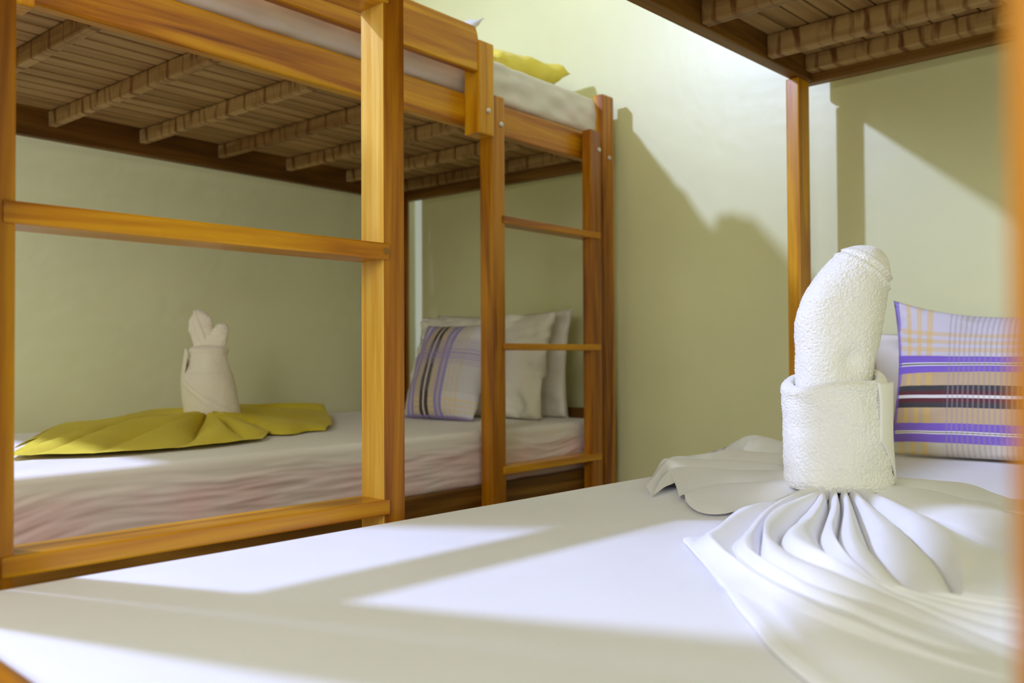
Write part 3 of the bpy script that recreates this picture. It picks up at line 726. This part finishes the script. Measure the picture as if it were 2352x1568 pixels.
def traced(rows, center, z0, ns=70, sub=9, seed=0.0):
    cols = []
    for kind, pts in rows:
        p = [Vector(q) for q in pts]
        d = Vector((p[0].x - center.x, p[0].y - center.y))
        st = center + (d.normalized() * min(0.02, d.length) if d.length > 1e-6 else d)
        p = [Vector((st.x, st.y, 0.020 + (0.004 if kind == 'c' else 0)))] + p
        key = list(enumerate(p))
        n = len(p) - 1
        def at(x):
            return smooth_interp(key, x)
        # spread the samples evenly over the points
        cols.append((kind, [at(n * ((i / ns) ** 1.1)) for i in range(ns + 1)]))
    P = []
    for (k0, a), (k1, b) in zip(cols, cols[1:]):
        for j in range(sub):
            t = j / sub
            row = []
            for i in range(ns + 1):
                q = a[i].lerp(b[i], t)
                if k0 in 'veh' and k1 == 'c': f = math.sin(pi / 2 * t) ** 0.75
                elif k0 == 'c' and k1 in 'veh': f = 1 - math.cos(pi / 2 * t) ** 0.75
                else: f = t
                h = a[i].z + (b[i].z - a[i].z) * f
                h += 0.0012 * noise.noise(Vector((q.x * 26, q.y * 26, seed)))
                row.append((q.x, q.y, z0 + max(0.0012, h)))
            P.append(row)
    P.append([(q.x, q.y, z0 + max(0.0012, q.z)) for q in cols[-1][1]])
    return grid_mesh('fan', P)
front = traced(FRONT, CA, zA, 90, 10, 1.0)
left = traced(BACK, CA, zA, 70, 10, 2.0)
right = lobe(CA, 0.045, zA, zA + .024, (rad(285), rad(352)),
    [(0, V2(1.17, 0.38)), (0.5, V2(1.22, 0.42)), (1, V2(1.25, 0.46))],
    [(0, V2(1.19, 0.24)), (0.45, V2(1.30, 0.375)), (0.8, V2(1.36, 0.44)), (1, V2(1.34, 0.475))],
    2.6, 0.016, seed=9.4, nt=110)
knot = lobe(CA, 0.0, zA, zA + .022, (0, 2 * pi), [(t / 8, CA + 0.04 * V2(math.cos(2 * pi * t / 8), math.sin(2 * pi * t / 8))) for t in range(9)],
    [(t / 8, CA + 0.085 * V2(math.cos(2 * pi * t / 8), math.sin(2 * pi * t / 8))) for t in range(9)], 17, 0.011, ns=30, nt=240, seed=2.2)
fanA = merge('folded_sheet', [front, left, right, knot], FAN_A, 'white sheet pleated into a fan on the near mattress under the white towel', 'sheet', (CA.x, CA.y, zA))
# the double hem lying under the front of the fan
hemkeys = [(0, V2(0.80, 0.513)), (0.2, V2(0.725, 0.442)), (0.5, V2(0.615, 0.345)), (0.75, V2(0.525, 0.262)), (1, V2(0.44, 0.15))]
P = []
for i in range(81):
    t = i / 80
    a = smooth_interp(hemkeys, t); d = V2(0.10, -0.09)
    row = []
    for j, (k, h) in enumerate(((0.0, 0.0), (0.004, 0.0042), (0.06, 0.0052), (0.16, 0.0042), (0.18, 0.0092), (0.40, 0.0098), (0.9, 0.0108))):
        wob = 0.0022 * noise.noise(Vector((t * 9, k * 4, 3))) 
        q = a + d * (k + wob * 5)
        row.append((q.x - CA.x, q.y - CA.y, h + (wob * .6 if j else 0)))
    P.append(row)
hm = link('hem', grid_mesh('hem', P), FAN_A, fanA, (0, 0, 0), smooth=True)

# yellow fan on the far mattress, in the far bunk's u, v
CB = V2(1.13, 1.88)
MZB = 0.54133; zB = MZB + 0.0008
yl = traced(YLEFT, CB, zB, 60, 10, 3.0)
yr = traced(YRIGHT, CB, zB, 50, 10, 4.0)
yb = lobe(CB, 0.04, zB, zB + .026, (rad(30), rad(165)),
    [(0, V2(1.22, 1.95)), (0.5, V2(1.13, 1.97)), (1, V2(1.03, 1.94))],
    [(0, V2(1.30, 2.02)), (0.5, V2(1.15, 2.045)), (0.85, V2(1.03, 2.05)), (1, V2(0.95, 1.98))],
    4.0, 0.018, ns=36, nt=110, seed=7.7, endz=lambda t, s: 0.03 * math.exp(-((t - 0.78) / .1) ** 2) * s)
yk = lobe(CB, 0.0, zB, zB + .022, (0, 2 * pi), [(t / 8, CB + 0.035 * V2(math.cos(2 * pi * t / 8), math.sin(2 * pi * t / 8))) for t in range(9)],
    [(t / 8, CB + 0.08 * V2(math.cos(2 * pi * t / 8), math.sin(2 * pi * t / 8))) for t in range(9)], 15, 0.011, ns=24, nt=200, seed=4.2)
merge('folded_sheet', [yl, yr, yb, yk], YELLOW, 'yellow sheet pleated into a fan on the far lower mattress under the ivory towel', 'sheet', (CB.x, CB.y, zB), DB)

# ------------------------------------------------------------------ rolled towels
def loops_mesh(name, keys, right, nz_, na, disp, zf=None):
    """keys: (z, offset along right, radius right, radius depth)"""
    rv = right.normalized(); dv = Vector((-rv.y, rv.x, 0))
    P = []
    K = [(k[0], Vector((k[1], k[2], k[3]))) for k in keys]
    for i in range(nz_ + 1):
        z = i / nz_
        # keys parametrised by index for smooth ends
        x = z * (len(keys) - 1)
        kk = [(j, Vector((keys[j][0], keys[j][1], keys[j][2]))) for j in range(len(keys))]
        kd = [(j, keys[j][3]) for j in range(len(keys))]
        v = smooth_interp(kk, x); d = smooth_interp(kd, x)
        row = []
        for j in range(na + 1):
            a = 2 * pi * (j % na) / na
            nr = rv * math.cos(a) + dv * math.sin(a)
            p = rv * (v.y + max(0.0004, v.z) * math.cos(a)) + dv * (max(0.0004, d) * math.sin(a)) + Vector((0, 0, v.x))
            p = p + nr * disp(p, a, v.x, nr)
            if zf: p.z += zf(a, v.x)
            row.append(p)
        P.append(row)
    me = grid_mesh(name, P)
    bm = bmesh.new(); bm.from_mesh(me)
    bmesh.ops.remove_doubles(bm, verts=bm.verts, dist=0.00002)
    bmesh.ops.recalc_face_normals(bm, faces=bm.faces[:])
    bm.to_mesh(me); bm.free()
    return me
def fuzz(p, f=420.0, a=0.0013):
    q = Vector(p)
    return a * (noise.noise(q * f) + 0.8 * noise.noise(q * f * 1.9)) + 0.0010 * noise.noise(q * 40)
RIGHT = Vector((rt0.x, rt0.y, 0))
tA = bpy.data.objects.new('rolled_towel', None); C.objects.link(tA)
tA.location = (1.131, 0.492, 0.5285)
tag(tA, 'tall white terry towel twisted into a horn, standing on the near white fan sheet', 'towel')
# local heights: z - .5285
def horn_disp(p, a, z, nr):
    s = p.dot(RIGHT)
    n_ = Vector((0.62, 0.78)); d = (s - 0.038) * n_.x + (z - 0.293) * n_.y      # crease across the tip
    tip = d > 0
    front = max(0.0, -math.sin(a))
    r = 0.0
    for d0 in (0.0, -0.011):
        r += 0.0030 * math.exp(-((d - d0) / 0.0022) ** 2)
    r -= 0.002 * math.exp(-((d + 0.0055) / 0.003) ** 2)
    if tip: r += 0.0012
    dim = math.exp(-(((s - 0.004) / .016) ** 2 + ((z - 0.165) / .016) ** 2)) * front
    r -= 0.010 * dim
    r += 0.004 * math.exp(-(((s - 0.024) / .02) ** 2 + ((z - 0.158) / .012) ** 2)) * front
    r += 0.0028 * noise.noise(Vector((s * 18, z * 14, a)))
    return r + (0.35 if tip else 1.0) * fuzz(p)
horn = loops_mesh('horn', [(0.10, -0.002, 0.047, 0.045), (0.135, -0.003, 0.0475, 0.045), (0.16, -0.002, 0.048, 0.045), (0.185, 0.002, 0.0515, 0.046),
    (0.21, 0.004, 0.055, 0.046), (0.23, 0.0075, 0.0545, 0.045), (0.25, 0.0125, 0.0525, 0.043), (0.268, 0.0195, 0.0485, 0.040), (0.284, 0.0268, 0.0425, 0.035),
    (0.298, 0.032, 0.034, 0.029), (0.308, 0.034, 0.024, 0.021), (0.3135, 0.0345, 0.012, 0.011), (0.315, 0.0345, 0.0004, 0.0004)], RIGHT, 290, 330, horn_disp)
link('horn', horn, TOWEL, tA, smooth=True)
def wrap_disp(p, a, z, nr):
    s = p.dot(RIGHT)
    top = 0.0
    r = 0.0018 * noise.noise(Vector((a * 2.2, z * 30, 1.0))) + 0.003 * math.exp(-((z - 0.137) / .007) ** 2) + 0.003 * math.exp(-((z - 0.012) / .009) ** 2)
    dg = (z - 0.10 + (s + 0.02) * 0.75)
    r += 0.0022 * math.tanh(dg / 0.004) * max(0, -math.sin(a)) * 0.6
    return r + fuzz(p) * 1.15
wrap = loops_mesh('wrap', [(0.012, 0.002, 0.05, 0.05), (0.003, 0.002, 0.058, 0.056), (0.006, 0.002, 0.0635, 0.061), (0.03, 0.001, 0.0655, 0.063), (0.06, 0.0, 0.066, 0.063),
    (0.09, -0.001, 0.0655, 0.063), (0.115, -0.002, 0.065, 0.062), (0.129, -0.003, 0.064, 0.061), (0.1385, -0.003, 0.0615, 0.059), (0.1435, -0.003, 0.057, 0.055), (0.144, -0.002, 0.053, 0.051), (0.140, -0.002, 0.049, 0.047), (0.125, -0.001, 0.046, 0.044)],
    RIGHT, 250, 400, wrap_disp, lambda a, z: max(0, min(1, (z - .07) / .07)) * (0.007 * math.cos(a) + 0.006 * math.sin(a) + 0.0035 * math.sin(3 * a + 0.6)))
link('wrap', wrap, TOWEL, tA, smooth=True)
# loose smooth flap of the towel's border on the right of the wrap
P = []
dv = Vector((-RIGHT.y, RIGHT.x, 0))
for i in range(41):
    t = i / 40
    ang = -1.05 + 1.55 * t                                   # from the front round to the right
    row = []
    zl = 0.066 - 0.066 * min(1, t / 0.62) ** 1.1 - 0.004 * t
    for j in range(25):
        s = j / 24
        z = 0.138 + (zl - 0.138) * s
        R_ = 0.0672 + 0.0035 * s + 0.0045 * max(0, t - .2) + 0.0016 * math.sin(5 * t + 4 * s)
        p = RIGHT * (R_ * math.cos(ang)) + dv * (0.96 * R_ * math.sin(ang)) + Vector((0, 0, z))
        row.append(p)
    P.append(row)
fl = link('border_flap', grid_mesh('flap', P), TOWEL, tA, smooth=True)
md = fl.modifiers.new('s', 'SOLIDIFY'); md.thickness = 0.003
fl['label'] = 'smooth woven border flap'

tB = bpy.data.objects.new('rolled_towel', None); C.objects.link(tB)
tB.location = bedpt(CB.x, CB.y, MZB + .021, DB)
tag(tB, 'ivory towel rolled up with two ear-like ends, standing on the yellow fan sheet', 'towel')
def b_disp(p, a, z, nr):
    s = p.dot(RIGHT); fr = max(0.0, -math.sin(a))
    r = 0.0
    for k in (0.0, 0.014):
        d = (z - 0.075 + k) + (s + 0.02) * 0.80
        r += 0.0030 * math.exp(-(d / 0.004) ** 2) * fr
    r += 0.003 * math.exp(-((z - 0.158) / .006) ** 2)
    r += 0.0015 * math.tanh((0.106 - z) / 0.003)
    return r + 0.0022 * noise.noise(Vector((a * 1.5, z * 25, 3))) + 0.6 * fuzz(p, 200)
body = loops_mesh('body', [(0.006, 0.004, 0.045, 0.045), (0.0, 0.004, 0.056, 0.05), (0.010, 0.0045, 0.0605, 0.055), (0.035, 0.001, 0.0605, 0.056), (0.06, -0.003, 0.060, 0.056),
    (0.085, -0.006, 0.0575, 0.054), (0.105, -0.006, 0.053, 0.05), (0.125, -0.003, 0.0465, 0.044), (0.143, -0.003, 0.0435, 0.041), (0.159, -0.003, 0.043, 0.04),
    (0.167, -0.003, 0.037, 0.034), (0.170, -0.003, 0.020, 0.02), (0.171, -0.003, 0.0004, 0.0004)], RIGHT, 130, 160, b_disp)
link('body', body, TOWEL_B, tB, smooth=True)
def leaf(p, a, z, nr):
    sx = p.dot(RIGHT)
    c = (sx + 0.020) * 0.9 + (z - 0.2) * 0.35
    return 0.0035 * math.exp(-((c - 0.004) / 0.003) ** 2) - 0.0030 * math.exp(-((c + 0.006) / 0.003) ** 2) + 0.002 * noise.noise(p * 60) + 0.5 * fuzz(p, 200)
ear = loops_mesh('ear', [(0.150, -0.018, 0.020, 0.013), (0.168, -0.018, 0.0205, 0.013), (0.185, -0.0195, 0.0235, 0.014), (0.203, -0.0225, 0.0275, 0.0145), (0.220, -0.0235, 0.0275, 0.014), (0.236, -0.0225, 0.024, 0.012),
    (0.246, -0.025, 0.0155, 0.009), (0.2515, -0.0285, 0.008, 0.005), (0.2535, -0.0305, 0.0004, 0.0004)], RIGHT, 90, 110, leaf)
link('ear', ear, TOWEL_B, tB, smooth=True)
ear2 = loops_mesh('ear', [(0.155, -0.004, 0.030, 0.015), (0.170, 0.003, 0.032, 0.017), (0.183, 0.010, 0.029, 0.017), (0.195, 0.0165, 0.0245, 0.016), (0.207, 0.0225, 0.019, 0.014), (0.216, 0.0255, 0.0135, 0.011), (0.2205, 0.0265, 0.007, 0.006), (0.222, 0.027, 0.0004, 0.0004)],
    RIGHT, 60, 90, lambda p, a, z, nr: 0.0016 * math.sin(z * 700) * max(0, -math.sin(a)) * 0.4 + 0.0018 * noise.noise(p * 70 + Vector((4, 1, 0))) + 0.5 * fuzz(p, 200))
link('ear', ear2, TOWEL_B, tB, smooth=True)
P = []
for i in range(31):
    t = i / 30
    row = []
    for j in range(15):
        s = j / 14
        ang = -2.5 - 0.9 * t
        z = 0.075 + 0.085 * s * (1 - 1.2 * (t - .45) ** 2) - 0.03 * (t - .5)
        R_ = 0.0585 + 0.0045 * math.sin(pi * t) - 0.012 * max(0, s - .3)
        p = RIGHT * (R_ * math.cos(ang) - 0.003) + dv * (0.93 * R_ * math.sin(ang)) + Vector((0, 0, z))
        row.append(p)
    P.append(row)
fb = link('border_flap', grid_mesh('flap', P), TOWEL_B, tB, smooth=True)
md = fb.modifiers.new('s', 'SOLIDIFY'); md.thickness = 0.003

# ------------------------------------------------------------------ pillows
def pillow(name, mesh, mat, base, lean, turn, label, cat='pillow', group=None, roll=0.0):
    """front of the pillow looks along -u (towards the foot); leans back by lean"""
    o = link(name, mesh, mat, None, base, smooth=True)
    # mesh x -> -v (right in the photo), -y (front) -> -u, z up
    m = Matrix.Rotation(turn, 4, 'Z') @ Matrix.Rotation(-pi / 2, 4, 'Z') @ Matrix.Rotation(-lean, 4, 'X') @ Matrix.Rotation(roll, 4, 'Y')
    o.rotation_euler = m.to_euler()
    tag(o, label, cat, group)
    return o
pillow('white_pillow', pillow_mesh(0.54, 0.24, 0.036, seed=2), PILLOW_W, (1.862, 0.475, MZA + .001), 0.03, 0.0, 'white pillow behind the striped cushion on the near bunk, against the wall')
pillow('striped_cushion', pillow_mesh(0.44, 0.305, 0.085, 64, 0.075, 0.0075, 1, 0.0, 0.03), PLAID_A, (1.765, 0.445, MZA + .004), 0.20, 0.06,
       'cushion with level purple and black stripes by the white towel on the near bunk', 'cushion')
pillow('white_pillow', pillow_mesh(0.50, 0.285, 0.045, seed=6), PILLOW_W, bedpt(1.862, 1.640, MZB + .001, DB), 0.08, DB,
       'rear ivory pillow of the far bunk, its edge showing behind the front one')
pillow('white_pillow', pillow_mesh(0.50, 0.285, 0.085, 60, 0.06, 0.014, 4), PILLOW_W, bedpt(1.755, 1.65, MZB + .002, DB), 0.26, DB,
       'front ivory pillow of the far bunk, behind the upright striped cushion')
pillow('striped_cushion', pillow_mesh(0.245, 0.26, 0.085, 50, 0.04, 0.005, 9), PLAID_B, bedpt(1.615, 1.625, MZB + .003, DB), 0.36, DB + .02,
       'cushion with upright purple and black stripes leaning on the ivory pillows', 'cushion')
UZ = 1.3685
pillow('yellow_pillow', pillow_mesh(0.33, 0.335, 0.105, 50, 0.05, 0.008, 12), YELLOWP, bedpt(1.575, 1.575, UZ + .052, DB), 1.47, DB,
       'yellow pillow lying on the upper far bunk beside the guard post')
pillow('striped_cushion', pillow_mesh(0.25, 0.255, 0.06, 30, 0.05, 0.005, 5), PLAID_B, bedpt(1.462, 1.615, UZ + .018, DB), 0.86, DB,
       'cushion on the upper far bunk, only its corner showing above the guard board', 'cushion')
